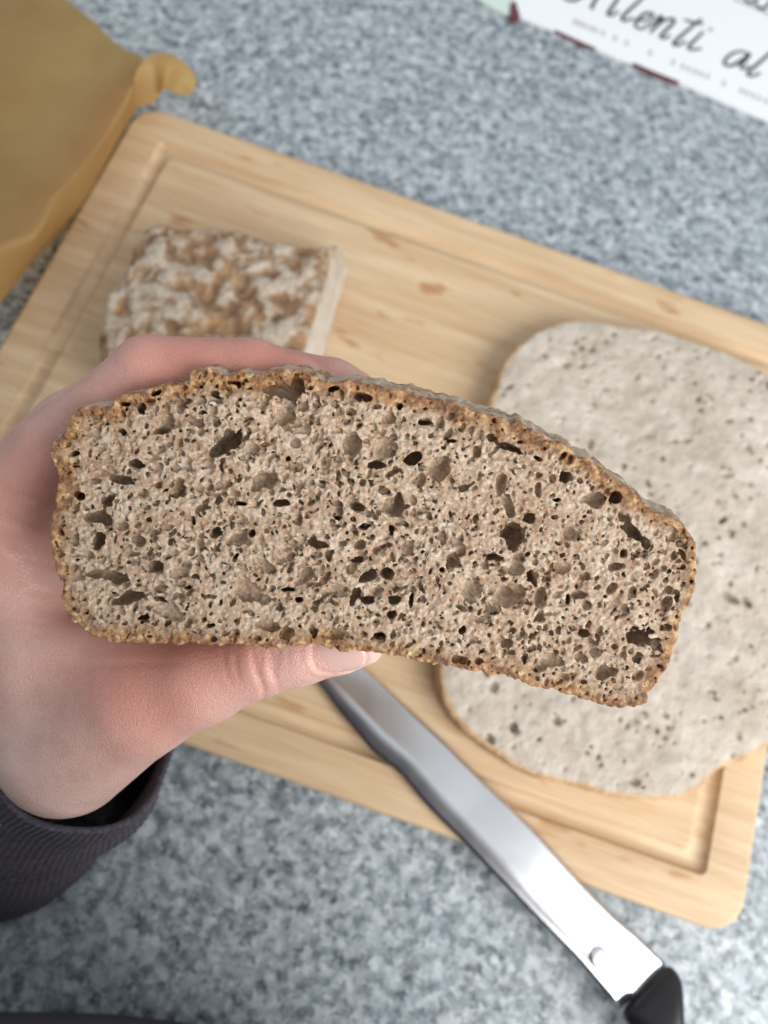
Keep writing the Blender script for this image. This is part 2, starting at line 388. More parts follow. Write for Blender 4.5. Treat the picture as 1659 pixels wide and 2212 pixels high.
    top_side = (V[:, 1] < 0)
    band = np.where(top_side, 6.2, 5.0)
    crust = np.clip((d3+band*1.2+nn*1.6)/4.4, 0, 1)**1.15
    crust = np.where((zz > 11.6), crust, crust)
    flour = np.clip((d3+0.9)/0.6, 0, 1)*np.clip((zz-0.3)/0.8, 0, 1)*np.where(top_side, 1.0, 0.35)
    flour = np.maximum(flour, 0)
    W = c2w(V+np.array([0, 0, DSL]))
    Q4 = Q4[:, ::-1]
    mask = (crust > 0.5)[Q4].sum(1) >= 2
    loc = W.mean(0)
    th = thing('bread_slice', 'brown rye bread slice with open pores and dark crust held up in the hand', 'bread slice', loc)
    split_obj(W, Q4, mask, ('crumb', 'crust'), (M_CRUMB, M_CRUST), th, {'crust': crust, 'flour': flour})
build_slice()

# ================================================================== hand and sleeve
def skin():
    t = NT('skin'); v = t.obj()
    c = t.ramp(t.noise(v, 95, 5, 0.65), [(0.32, (0.60, 0.385, 0.33)), (0.5, (0.66, 0.45, 0.395)), (0.7, (0.70, 0.50, 0.445))])
    c = t.mix(t.math('MULTIPLY', t.attr('red'), 0.8), c, (0.56, 0.19, 0.135))
    t.base(c); t.set(Roughness=0.42, Specular_IOR_Level=0.45, Subsurface_Weight=0.15, Subsurface_Scale=0.003, Subsurface_Radius=(1.0, 0.35, 0.2))
    vo = t.n('ShaderNodeTexVoronoi', feature='DISTANCE_TO_EDGE'); vo.inputs['Scale'].default_value = 850; t.l(v, vo.inputs['Vector'])
    b = t.math('ADD', t.math('MULTIPLY', t.ramp(vo.outputs['Distance'], [(0.0, (0, 0, 0)), (0.12, (1, 1, 1))]), 0.45), t.noise(v, 300, 4)); t.bump(b, 0.0003, 0.6)
    return t.m
M_SKIN = skin()
M_NAIL = NT('nail').set(Roughness=0.22, Specular_IOR_Level=0.6, Subsurface_Weight=0.15, Subsurface_Scale=0.002); M_NAIL.base((0.64, 0.43, 0.385)); M_NAIL = M_NAIL.m
def build_person():
    h = 0.9; o = np.array([-150.0, -66.0, 192.0]); n = (int(172/h), int(192/h), int(150/h))
    ax = [o[i]+np.arange(n[i])*h for i in range(3)]
    def cone(Fv, a, b, k):
        (pa, ra), (pb, rb) = a, b; m = max(ra, rb)+k+3
        lo = np.minimum(pa, pb)-m; hi = np.maximum(pa, pb)+m
        s = [slice(max(int((lo[i]-o[i])/h), 0), min(max(int((hi[i]-o[i])/h)+2, 0), n[i])) for i in range(3)]
        if any(q.stop <= q.start for q in s): return
        X, Y, Z = (ax[0][s[0]][:, None, None], ax[1][s[1]][None, :, None], ax[2][s[2]][None, None, :])
        e = pb-pa; L = float(e@e)+1e-9
        t = np.clip(((X-pa[0])*e[0]+(Y-pa[1])*e[1]+(Z-pa[2])*e[2])/L, 0, 1)
        d = np.sqrt((X-pa[0]-t*e[0])**2+(Y-pa[1]-t*e[1])**2+(Z-pa[2]-t*e[2])**2)-(ra+(rb-ra)*t)
        blk = Fv[tuple(s)]; hh = np.maximum(k-np.abs(blk-d), 0)/k
        blk[...] = np.minimum(blk, d)-hh*hh*k*0.25
    J = lambda x, y, dep, r: (Q(x, y, dep), r*dep/FP)
    def smin(a, b, k):
        hh = np.maximum(k-np.abs(a-b), 0)/k; return np.minimum(a, b)-hh*hh*k*0.25
    new = lambda: np.full(n, 40.0, np.float32)
    fingers = {
     'index': [J(10,1120,232,98), J(130,975,224,86), J(325,806,217,80), J(545,803,217,70), J(640,828,217,60), J(690,848,217,48)],
     'middle': [J(-5,1090,254,92), J(150,925,246,76), J(330,815,240,72), J(570,812,233,68), J(720,838,229,62), J(768,850,228,50)],
     'ring': [J(15,1120,274,88), J(170,965,266,74), J(340,860,258,70), J(560,862,247,64), J(680,890,240,56), J(720,905,238,48)],
     'little': [J(50,1165,291,80), J(200,1050,282,66), J(330,960,272,60), J(480,950,262,56), J(580,975,255,50), J(610,990,252,44)]}
    Fm = new()
    for nm, ch in fingers.items():
        f = new()
        for a, b in zip(ch[:-1], ch[1:]): cone(f, a, b, 2.0)
        Fm = smin(Fm, f, 1.2)
    palm = new()
    wr = J(95,1600,262,120)
    for nm, ch in fingers.items(): cone(palm, (wr[0], wr[1]*0.9), ch[0], 9.0)
    cone(palm, J(40,1150,236,85), J(70,1500,236,100), 12)
    cone(palm, J(40,1250,262,100), J(100,1560,262,120), 12)
    cone(palm, J(110,1600,258,150), J(-120,1800,310,135), 12)         # wrist into the cuff
    cone(palm, J(-120,1800,310,135), J(-330,1960,365,135), 12)
    cone(palm, J(80,1420,230,95), J(330,1440,226,80), 8)
    Fm = smin(Fm, palm, 9.0)
    thumb = new(); T = [J(150,1608,238,150), J(300,1512,226,124), J(430,1465,221,101), J(560,1422,217,80), J(650,1402,216,74), J(730,1392,215,61), J(784,1388,214,50)]
    for a, b in zip(T[:-1], T[1:]): cone(thumb, a, b, 3.0)
    Fm = smin(Fm, thumb, 8.0)
    V, Q4, I = surface_nets(Fm, o, h)
    # a light smoothing keeps the joints soft
    E = np.concatenate([Q4[:, [0, 1]], Q4[:, [1, 2]], Q4[:, [2, 3]], Q4[:, [3, 0]]])
    deg = np.bincount(E[:, 0], minlength=len(V)).astype(float)+np.bincount(E[:, 1], minlength=len(V))
    def avg(A):
        out = np.zeros_like(A)
        for c in range(A.shape[1]): out[:, c] = np.bincount(E[:, 0], A[E[:, 1], c], len(V))+np.bincount(E[:, 1], A[E[:, 0], c], len(V))
        return out/deg[:, None]
    for _ in range(6): V = V+0.5*(avg(V)-V)
    # normals
    nrm = np.zeros_like(V); fn = np.cross(V[Q4[:, 2]]-V[Q4[:, 0]], V[Q4[:, 3]]-V[Q4[:, 1]])
    for c in range(4):
        for q in range(3): nrm[:, q] += np.bincount(Q4[:, c], fn[:, q], len(V))
    nrm /= np.linalg.norm(nrm, axis=1, keepdims=True)+1e-9
    cen = np.array([-60.0, 40, 260]); 
    tip = T[5][0]; k = np.argmin(((V-(tip+np.array([0, 0, -9])))**2).sum(1))
    if nrm[k, 2] > 0: nrm = -nrm; Q4f = Q4[:, ::-1]
    else: Q4f = Q4
    # creases over the thumb joint and around the nail
    tpx = V[:, 0]/V[:, 2]*FP+PW/2; tpy = V[:, 1]/V[:, 2]*FP+PH/2
    near = (V[:, 2] < 235)
    dsp = np.zeros(len(V))
    for cx, sl, dep, y0, y1 in ((503,.20,.30,1400,1500),(541,.28,.85,1395,1520),(560,.10,.4,1395,1480),(579,.22,.75,1395,1500),(597,.05,.4,1390,1470),(618,.12,.28,1390,1460),(475,.3,.25,1400,1500)):
        dist = tpx-(cx+(tpy-1400)*sl+np.sin(tpy*0.09)*2.5)
        dsp -= dep*np.exp(-(dist/5.5)**2)*np.clip((tpy-y0)/20, 0, 1)*np.clip((y1-tpy)/40, 0, 1)*near*(tpy > 1300)
    # webs and lines beside the crust on the left
    for (ax_, ay_, bx_, by_, dep, wd) in ((0,1268,112,1282,.8,9),(20,1190,118,1222,.9,10),(0,1120,112,1160,.5,10),(0,1330,90,1345,.3,7),(290,842,330,880,.9,10),(120,1440,380,1432,.35,9),(60,1075,125,1105,.4,8)):
        ex, ey = bx_-ax_, by_-ay_; tt = np.clip(((tpx-ax_)*ex+(tpy-ay_)*ey)/(ex*ex+ey*ey), 0, 1)
        d = np.hypot(tpx-ax_-tt*ex, tpy-ay_-tt*ey); dsp -= 0.55*dep*np.exp(-(d/wd)**2)*near
    # nail frame
    ta, tb = T[4][0], T[6][0]; u = (tb-ta)/np.linalg.norm(tb-ta)
    face = np.array([0.0, 0.22, -0.97]); face -= u*(face@u); face /= np.linalg.norm(face); side = np.cross(u, face)
    if side[1] < 0: side = -side
    nc = Q(742, 1386, 215)
    rel = V-nc; uu = rel@u; vv = rel@side; ff = rel@face
    e = (np.abs(uu/7.3)**2.6+np.abs(vv/6.1)**2.6)**(1/2.6)
    dsp -= 0.40*np.exp(-((e-1.0)/0.075)**2)*(ff > 1.5); dsp += 0.28*np.exp(-((e-1.16)/0.10)**2)*(ff > 1.5)*(uu < 2)
    V = V+nrm*dsp[:, None]
    red = np.zeros(len(V))
    for x, y, dep, rpx, amt in ((700,1410,212,70,.35),(560,1410,210,70,.25),(330,1450,205,150,.55),(480,1400,210,120,.55),(330,1600,212,90,.22),(60,1150,225,190,.6),(400,790,212,190,.9),(620,800,212,100,.55),(720,810,215,90,.3),(230,1480,215,110,.35),(60,960,222,120,.3),(0,1450,235,120,.15)):
        red += amt*np.exp(-((tpx-x)**2+(tpy-y)**2)/(2*(rpx*0.8)**2))*np.clip((260-V[:, 2])/25, 0, 1)
    red = np.clip(red, 0, 1)
    base = c2w(Q(95, 1600, 262)[None])[0]
    th = thing('person', 'hand in a dark ribbed sleeve gripping the bread slice between thumb and fingers', 'person', base)
    hand = mesh_obj('hand', c2w(V), Q4f[:, ::-1], M_SKIN, th, attrs={'red': red})
    # thumbnail: a thin curved plate laid on the thumb tip
    nu, nv = 22, 18; pts = []; rT = 8.3
    for i in range(nu+1):
        for j in range(nv+1):
            a = -1+2*i/nu; b = -1+2*j/nv
            # square -> superellipse
            m = max(abs(a), abs(b), 1e-6); q = (abs(a)**2.6+abs(b)**2.6)**(1/2.6)+1e-9; sa, sb = a*m/q, b*m/q
            U = sa*7.1; Vv = sb*5.9
            hgt = math.sqrt(max(rT**2-Vv**2, 0))-rT
            pts.append((U, Vv, hgt-0.0075*(U+4)**2-0.25*m**6))
    pts = np.array(pts)
    # seat it on the skin: find skin height under the centre
    kk = np.argmin((uu/1.0)**2+(vv/1.0)**2+(ff < 0)*1e3); zc = (V[kk]-nc)@face
    PV = nc+pts[:, 0:1]*u+pts[:, 1:2]*side+(zc+0.30+pts[:, 2:3])*face
    idx = np.arange((nu+1)*(nv+1)).reshape(nu+1, nv+1)
    Fq = np.stack([idx[:-1, :-1], idx[1:, :-1], idx[1:, 1:], idx[:-1, 1:]], -1).reshape(-1, 4)
    nail = mesh_obj('thumbnail', c2w(PV), Fq, M_NAIL, hand); sm = nail.modifiers.new('thick', 'SOLIDIFY'); sm.thickness = 0.0006; sm.offset = 0
    # ---- sleeve: ribbed knit tube, cuff opening towards the hand
    t = NT('dark_ribbed_knit'); v = t.obj(); t.base(t.ramp(t.noise(v, 500, 3), [(0.3, (0.042, 0.037, 0.048)), (0.7, (0.085, 0.077, 0.098))])); t.set(Roughness=0.9, Specular_IOR_Level=0.2, Sheen_Weight=0.04); t.bump(t.noise(v, 1400, 3), 0.0005, 0.7)
    c0 = Q(188, 1575, 247); a = np.array([-0.53, 0.42, 0.74]); a /= np.linalg.norm(a)
    e1 = np.array([0.62, 0.76, 0.0]); e1 -= a*(a@e1); e1 /= np.linalg.norm(e1); e2 = np.cross(a, e1)
    nr, ns = 150, 1080; rings = []
    ang = np.arange(ns)*2*math.pi/ns
    def ring(s, inner=0.0):
        R = 30.0+1.5*math.exp(-s/4)+0.13*s+0.8*math.sin(s*0.16)+inner
        wob = 1.2*np.sin(3*ang+s*0.05)+0.9*np.sin(5*ang-s*0.09+1)+2.6*np.exp(-((s-46-9*np.sin(ang))/9)**2)+2.2*np.exp(-((s-82-12*np.cos(ang))/10)**2)
        rib = 0.17*np.sin(ang*96)
        r = R+wob+(rib if inner == 0 else 0.3*rib)
        return c0+a*s+(np.cos(ang)*r)[:, None]*e1+(np.sin(ang)*r)[:, None]*e2
    for k in range(24): rings.append(ring(46-46*k/23.0, -2.2))
    rings.append(ring(-0.9, -1.1))
    for k in range(nr): rings.append(ring(175*(k/(nr-1))**1.1))
    Vr = np.concatenate(rings); m = len(rings)
    ii, jj = np.meshgrid(np.arange(m-1), np.arange(ns), indexing='ij'); j2 = (jj+1) % ns
    Fr = np.stack([ii*ns+jj, ii*ns+j2, (ii+1)*ns+j2, (ii+1)*ns+jj], -1).reshape(-1, 4)
    mesh_obj('sleeve', c2w(Vr), Fr, t.m, th)
    # ---- front of the dark jumper behind the near edge of the worktop
    g = []; nn_ = 64
    for i in range(33):
        ph = -math.pi/2+math.pi*i/32; ring_ = []
        for j in range(nn_):
            q = 2*math.pi*j/nn_; x = math.cos(ph)*math.cos(q); y = math.cos(ph)*math.sin(q); z = math.sin(ph)
            wv = 1+0.02*math.sin(7*q+3*z)+0.015*math.sin(11*z+2*q)
            lx, ly, lz = 0.28*x*wv, 0.18*y*wv, 0.06+0.50*z; ly += 0.27*max(lz, 0)
            ring_.append((-0.043+lx*0.966-ly*0.259, -0.319+lx*0.259+ly*0.966, lz))
        g.append(np.array(ring_))
    Vt, Ft = rings_mesh(g, False, False)
    mesh_obj('jumper', Vt, Ft, t.m, th)
build_person()

# ================================================================== big cut loaf half and floured end piece (world mm grids)
def bread_block(name, label, cat, outline, ztop, z0, h, pores, seed, sharp_side=None, dome=None, names=('crumb', 'crust'), mats=None, crust_w=2.6, lump=0.5, top_crust=False):
    poly = catmull(outline, 4)*1000
    x0, y0 = poly.min(0)-6; x1, y1 = poly.max(0)+6
    zt = ztop*1000; zb = z0*1000; pad = 9 if top_crust else 4
    nx, ny, nz = int((x1-x0)/h), int((y1-y0)/h), int((zt-zb+pad+2)/h)
    xs = x0+np.arange(nx)*h; ys = y0+np.arange(ny)*h; zs = zb-1.5+np.arange(nz)*h
    X, Y = np.meshgrid(xs, ys, indexing='ij'); D = poly_sdf(X, Y, poly)
    Z = zs[None, None, :].astype(np.float32)
    nA = noise_grid((nx, ny, nz), h, 6 if top_crust else 4, seed); nB = noise_grid((nx, ny, nz), h, 2.2, seed+1)
    hh = dome(X, Y, D) if dome else np.zeros_like(X)
    topf = Z-(zt+hh[:, :, None])+lump*nA+0.35*lump*nB
    side = (D+noise_grid((nx, ny), h, 7, seed+2)*0.8)[:, :, None]+0.4*nB+0.0*Z
    if sharp_side is not None:
        s = sharp_side(X, Y)[:, :, None]+0.25*nB-0.22*np.clip(zt-Z, 0, 60)
        side = np.maximum(side, s)
    side = side+0.25*np.clip(zb+5-Z, 0, 5)**1.2      # rounded lower edge
    k_ = 5.0 if top_crust else 1.6; m = np.clip(0.5+0.5*(side-topf)/k_, 0, 1)
    F = topf*(1-m)+side*m+k_*m*(1-m)
    F = np.maximum(F, zb-Z)
    F = np.ascontiguousarray(F.astype(np.float32))
    r = np.random.RandomState(seed+3)
    for q in range(pores):
        cx, cy = r.uniform(x0+8, x1-8), r.uniform(y0+8, y1-8)
        i, j = int((cx-x0)/h), int((cy-y0)/h)
        if D[i, j] > -3: continue
        rr = min(np.exp(r.normal(-0.12, 0.5)), 3.6); el = r.uniform(0.6, 1.5); cz = zt+hh[i, j]-r.uniform(-0.3, 0.9)*rr
        R = int(rr*1.8/h)+2; k = int((cz-zs[0])/h); s = [slice(max(i-R, 0), i+R), slice(max(j-R, 0), j+R), slice(max(k-R, 0), k+R)]
        an = r.uniform(0, 3.14); dx = xs[s[0]][:, None, None]-cx+0.4*nA[s[0], s[1], s[2]]; dy = ys[s[1]][None, :, None]-cy; dz = zs[s[2]][None, None, :]-cz
        u = (dx*math.cos(an)+dy*math.sin(an))/(rr*el); v = (-dx*math.sin(an)+dy*math.cos(an))/(rr/el)
        p = (1-np.sqrt(u*u+v*v+(dz/(rr*1.3))**2))*rr
        blk = F[s[0], s[1], s[2]]; np.maximum(blk, p.astype(np.float32), out=blk)
    V, Q4, I = surface_nets(F, (x0, y0, zs[0]), h)
    d = D[I[:, 0], I[:, 1]]; rel = (zt+hh[I[:, 0], I[:, 1]])-V[:, 2]
    if top_crust:
        crust = np.ones(len(V)); fl = np.clip(0.5-0.75*nA[I[:, 0], I[:, 1], I[:, 2]]-0.35*nB[I[:, 0], I[:, 1], I[:, 2]], 0, 1)
        if sharp_side is not None:
            s = sharp_side(V[:, 0], V[:, 1])-0.22*np.clip(zt-V[:, 2], 0, 60); cutf = np.clip((s+1.6)/1.0, 0, 1)*np.clip((rel-1.0)/1.5, 0, 1)
            crust = 1-cutf; fl = fl*(1-cutf)
    else:
        crust = np.clip((d+crust_w)/1.6, 0, 1); crust = np.maximum(crust, np.clip((rel-3.0)/1.5, 0, 1)*np.clip((d+4)/2, 0, 1)); fl = crust*0.5
    th = thing(name, label, cat, (poly[:, 0].mean()/1000, poly[:, 1].mean()/1000, z0))
    mask = (crust > 0.5)[Q4].sum(1) >= 2
    split_obj(V/1000, Q4, mask, names, mats, th, {'crust': crust, 'flour': fl})
    return th

def pale_crumb(name, flour_only=False):
    t = NT(name); v = t.obj()
    c = t.ramp(t.noise(v, 90, 4, 0.6), [(0.3, (0.43, 0.36, 0.285)), (0.5, (0.52, 0.455, 0.38)), (0.7, (0.62, 0.57, 0.50))])
    c = t.mix(t.math('MULTIPLY', t.ramp(t.noise(v, 330, 2), [(0.30, (1, 1, 1)), (0.38, (0, 0, 0))]), 0.7), c, (0.25, 0.19, 0.13))
    c = t.mix(0.35, c, t.ramp(t.noise(v, 28, 3), [(0.35, (0.36, 0.31, 0.245)), (0.5, (0.52, 0.46, 0.39)), (0.65, (0.66, 0.61, 0.55))]))
    cr = t.ramp(t.noise(v, 120, 4), [(0.3, (0.42, 0.24, 0.11)), (0.6, (0.58, 0.40, 0.23))])
    c = t.mix(t.attr('crust'), c, cr)
    t.base(c); t.set(Roughness=0.75, Specular_IOR_Level=0.3); t.bump(t.math('ADD', t.noise(v, 420, 4), t.math('MULTIPLY', t.noise(v, 160, 4, 0.6), 1.4)), 0.0011, 0.7); return t.m
M_PALE = pale_crumb('pale_crumb')
def floury():
    t = NT('floured_crust'); v = t.obj()
    c = t.ramp(t.noise(v, 110, 4), [(0.3, (0.20, 0.12, 0.075)), (0.5, (0.34, 0.205, 0.115)), (0.7, (0.50, 0.30, 0.15))])
    f = t.ramp(t.math('ADD', t.math('MULTIPLY', t.attr('flour'), 0.25), t.math('MULTIPLY', t.noise(v, 125, 5, 0.6), 0.95)), [(0.54, (0, 0, 0)), (0.73, (1, 1, 1))])
    c = t.mix(f, c, (0.58, 0.49, 0.39)); c = t.mix(t.math('SUBTRACT', 1.0, t.attr('crust')), c, (0.66, 0.57, 0.45))
    t.base(c); t.set(Roughness=0.8, Specular_IOR_Level=0.25); t.bump(t.math('ADD', t.noise(v, 125, 5, 0.6), t.math('MULTIPLY', t.noise(v, 600, 3), 0.3)), 0.006, 0.9); return t.m
M_FLOUR = floury()
def outl(pts, z): return [P(x, y, z)[:2] for x, y in pts]
LZ = BZ+0.020
bread_block('cut_loaf', 'large pale loaf half lying cut side up on the right of the board', 'loaf half',
    outl([(1060,872),(1090,784),(1118,748),(1160,712),(1221,689),(1277,685),(1340,696),(1436,709),(1516,736),(1596,764),(1680,815),(1760,920),(1795,1100),(1800,1300),(1765,1480),
          (1690,1590),(1620,1636),(1564,1658),(1540,1680),(1503,1711),(1457,1726),(1396,1729),(1320,1718),(1244,1697),(1152,1674),(1087,1636),(1005,1574),(962,1508),(948,1430),(955,1330),(985,1180),(1020,1020)], LZ),
    LZ, BZ+0.0003, 0.8, 850, 100, mats=(M_PALE, M_PALE), dome=lambda X, Y, D: 3.0*(1-np.exp(D/14.0))-3.0+1.2*np.sin(X/23.0)*np.sin(Y/31.0))
HZ = BZ+0.036
hp = outl([(228,660),(262,600),(285,530),(315,494),(359,481),(410,492),(507,494),(581,518),(636,523),(692,530),(800,524),(790,625),(760,720),(700,840),(560,880),(400,880),(260,860),(212,760)], HZ-0.004)
pa, pb = P(730, 545, HZ-0.004)*1000, P(655, 790, HZ-0.004)*1000
_n = np.array([pb[1]-pa[1], -(pb[0]-pa[0])]); _n /= np.linalg.norm(_n)
_s = 1 if (_n@(np.array([pa[0]+100, pa[1]])-pa[:2])) > 0 else -1
cutp = lambda X, Y: _s*((X-pa[0])*_n[0]+(Y-pa[1])*_n[1])+1.5
bread_block('bread_end', 'floured brown end piece of bread on the board beside the brown paper', 'bread end', hp,
    HZ, BZ+0.0003, 0.8, 0, 200, sharp_side=cutp, dome=lambda X, Y, D: 4.0*(1-np.exp(np.minimum(D, 0)/14.0))-4.0, names=('cut_face', 'crust'), mats=(M_PALE, M_FLOUR), lump=2.6, top_crust=True)

# ================================================================== knife
def build_knife():
    t = NT('polished_steel'); v = t.obj(); t.base((0.78, 0.79, 0.81)); t.set(Metallic=1.0, Roughness=t.math('MULTIPLY_ADD', t.noise(t.obj((1, 1, 1)), 60, 3), 0.12, 0.17)); t.bump(t.noise(t.obj((1, 1, 1)), 14, 1), 0.006, 0.2); MS = t.m
    kz = BZ+0.0055
    Lp = [(560,1318),(640,1415),(677,1464),(728,1533),(803,1622),(866,1672),(917,1735),(1017,1836),(1143,1968),(1244,2069),(1340,2180)]
    Rp = [(575,1255),(700,1360),(784,1440),(879,1527),(961,1603),(1055,1697),(1152,1790),(1274,1926),(1340,1992),(1362,2006),(1440,2082)]
    def res(p, n=40):
        p = np.array(p, float); s = np.r_[0, np.cumsum(np.hypot(*np.diff(p, axis=0).T))]; u = np.linspace(0, s[-1], n)
        return np.stack([np.interp(u, s, p[:, i]) for i in range(2)], 1)
    L = np.array([P(x, y, kz) for x, y in res(Lp)]); R = np.array([P(x, y, kz) for x, y in res(Rp)])
    th = thing('bread_knife', 'long steel bread knife with black handle lying across the front edge of the board', 'knife', (L.mean(0)+R.mean(0))/2*np.array([1, 1, 0])+np.array([0, 0, BZ]))
    rings = []
    prof = [(0.0, -0.0009), (0.06, -0.0005), (0.25, 0.0004), (0.45, 0.0011), (0.6, 0.0013), (0.93, 0.0013), (0.955, 0.0011), (1.0, 0.0)]
    for i_, (l, r) in enumerate(zip(L, R)):
        tl = 0.0021*(1-0.75*i_/len(L)); q_ = i_/len(L)
        w_ = 0.34-0.10*q_
        prof = [(0.0, -0.0009), (0.06*w_/0.25, -0.0009+0.0016*w_), (w_*0.6, -0.0009+0.0040*w_*0.8), (w_, 0.0011), (w_+0.1, 0.0013), (0.93, 0.0013), (0.955, 0.0011), (1.0, 0.0)]
        up = [l+(r-l)*u+np.array([0, 0, z+tl*(0.5-u)*(1 if u > 0.2 else u/0.2)]) for u, z in prof]; dn = [l+(r-l)*u+np.array([0, 0, -0.0011]) for u in (0.95, 0.5, 0.05)]
        rings.append(np.array(up+dn))
    V, F = rings_mesh(rings); bl = mesh_obj('blade', V, F, MS, th, smooth=True); bl.modifiers.new('wn', 'WEIGHTED_NORMAL')
    # small raised steel disc on the blade near the handle
    c = P(1292, 2065, kz+0.0012); ring0 = []
    for rr, z in ((0.0046, 0.0), (0.0042, 0.0006), (0.0028, 0.0009), (0.0008, 0.001)):
        ring0.append(np.array([c+np.array([rr*math.cos(a), rr*math.sin(a), z]) for a in np.linspace(0, 2*math.pi, 24, endpoint=False)]))
    V, F = rings_mesh(ring0); mesh_obj('steel_disc', V, F, MS, th)
    t = NT('black_plastic_handle'); t.base((0.012, 0.012, 0.015)); t.set(Roughness=0.3)
    A, B = P(1345, 2186, kz), P(1442, 2084, kz); ctr = (A+B)/2; wd = B-A; W0 = np.linalg.norm(wd); wd /= W0
    d = np.array([-wd[1], wd[0], 0]); tgt = P(1500, 2300, kz)-ctr
    if d@tgt < 0: d = -d
    rings = []
    d2 = P(1412, 2225, kz)-ctr; d2 /= np.linalg.norm(d2)
    for s, hw, hz in ((0, .50, .0045), (.002, .54, .0058), (.007, .55, .008), (.012, .49, .0095), (.018, .40, .0105), (.026, .34, .0108), (.040, .32, .0110), (.07, .36, .011), (.095, .42, .0115), (.112, .44, .0105), (.118, .36, .007), (.12, .2, .003)):
        cc = ctr+d*min(s, .008)+d2*max(s-.008, 0)+np.array([0, 0, 0.0]); rg_ = []
        for k in range(40):
            q = 2*math.pi*k/40; cx, cz = math.cos(q), math.sin(q)
            ex = 0.62
            rg_.append(cc+wd*(np.sign(cx)*abs(cx)**ex*hw*W0)+np.array([0, 0, np.sign(cz)*abs(cz)**0.85*hz]))
        rings.append(np.array(rg_))
    V, F = rings_mesh(rings); hd = mesh_obj('handle', V, F, t.m, th); hd.modifiers.new('sub', 'SUBSURF').render_levels = 1
build_knife()

# ================================================================== brown paper
def build_paper():
    t = NT('brown_baking_paper'); v = t.obj()
    col = t.ramp(t.noise(v, 22, 4), [(0.3, (0.44, 0.29, 0.115)), (0.7, (0.53, 0.385, 0.165))])
    t.base(col); t.set(Roughness=0.5, Specular_IOR_Level=0.4); t.bump(t.noise(v, 30, 3), 0.003, 0.3)
    tr = t.n('ShaderNodeBsdfTranslucent'); tr.inputs[0].default_value = (0.75, 0.42, 0.12, 1); mx = t.n('ShaderNodeMixShader'); mx.inputs[0].default_value = 0.45
    t.l(t.b.outputs[0], mx.inputs[1]); t.l(tr.outputs[0], mx.inputs[2]); t.l(mx.outputs[0], t.t.nodes['Material Output'].inputs[0])
    crest = catmull([(352,60),(318,112),(301,142),(285,194),(227,292),(155,382),(112,428),(94,486),(70,515),(0,535),(-120,575)], 8, False)
    foot = catmull([(392,110),(352,190),(315,220),(292,240),(258,298),(211,382),(178,440),(97,535),(49,593),(0,655),(-120,800)], 8, False)
    n = len(crest); zc = np.interp(np.arange(n), [0, 16, 24, 40, 56, n-1], [0.040, 0.046, 0.048, 0.050, 0.052, 0.055])
    top = np.array([P(x, y, z) for (x, y), z in zip(crest, zc)])
    zf = np.interp(np.arange(n), [0, 12, 20, n-1], [0.030, 0.022, BZ+0.002, BZ+0.002])
    ft = np.array([P(x, y, z) for (x, y), z in zip(foot, zf)])
    # far side of the sheet, out of frame to the left: runs with the crest, lower, crossing to the back
    back = catmull([(135,-5),(120,-30),(60,-60),(0,-80),(-80,-60),(-160,0),(-230,60),(-280,140),(-330,240),(-380,340),(-430,460)], 8, False)
    bk = np.array([P(x, y, 0.012) for x, y in back])
    edge0 = catmull([(305,133),(275,107),(227,55),(135,-5)], 5, False)
    rows = []
    K = 26
    for i in range(n):
        row = [ft[i]+(0, 0, 0)]
        for q in (0.12, 0.3, 0.5, 0.7, 0.86):
            p = ft[i]*(1-q)+top[i]*q; p = p+np.array([0.0015, -0.001, 0.003])*math.sin(math.pi*q); row.append(p)
        for k in range(K+1):
            q = k/K; p = top[i]*(1-q)+bk[i]*q
            p = p+np.array([0, 0, -0.010*math.sin(math.pi*min(q*2.2, 1))*0.6+0.002*math.sin(i*0.12+q*5)])
            row.append(p)
        rows.append(row)
    V = np.array(rows); m = V.shape[1]
    # upper border of the sheet: bend first rows onto the visible outline
    idx = np.arange(n*m).reshape(n, m)
    Fq = np.stack([idx[:-1, :-1], idx[1:, :-1], idx[1:, 1:], idx[:-1, 1:]], -1).reshape(-1, 4)
    keep = [r for r in range(len(Fq)) if (r//(m-1)) >= 12]
    th = thing('baking_paper', 'crumpled sheet of brown baking paper with a curled corner at the left of the board', 'baking paper', (top[30][0], top[30][1], BZ))
    sh = mesh_obj('sheet', V.reshape(-1, 3), Fq[keep], t.m, th); s = sh.modifiers.new('sub', 'SUBSURF'); s.levels = 0; s.render_levels = 1
    # curled corner: strip rolled over towards the worktop
    A = [(287,190),(296,150),(322,120),(347,113),(372,118),(396,133),(414,152),(424,180),(415,205)]
    B = [(292,232),(330,222),(342,206),(348,198),(352,194),(358,193),(372,200),(392,206),(411,206)]
    za = [0.048,0.050,0.052,0.052,0.050,0.046,0.040,0.034,0.030]; zb = [0.030,0.030,0.034,0.040,0.044,0.042,0.034,0.030,0.029]
    Ac, Bc = catmull(A, 5, False), catmull(B, 5, False); N = len(Ac); rows = []
    for i in range(N):
        a_ = P(*Ac[i], np.interp(i/(N-1)*8, range(9), za)); b_ = P(*Bc[i], np.interp(i/(N-1)*8, range(9), zb))
        rows.append([a_*(1-q)+b_*q+np.array([0, 0, 0.004*math.sin(math.pi*q)]) for q in np.linspace(0, 1, 9)])
    Vc = np.array(rows).reshape(-1, 3); idx = np.arange(N*9).reshape(N, 9)
    Fq = np.stack([idx[:-1, :-1], idx[1:, :-1], idx[1:, 1:], idx[:-1, 1:]], -1).reshape(-1, 4)
    f = mesh_obj('curled_corner', Vc, Fq, t.m, th); s = f.modifiers.new('sub', 'SUBSURF'); s.levels = 0; s.render_levels = 1
    f['label'] = 'brighter curled corner'
build_paper()

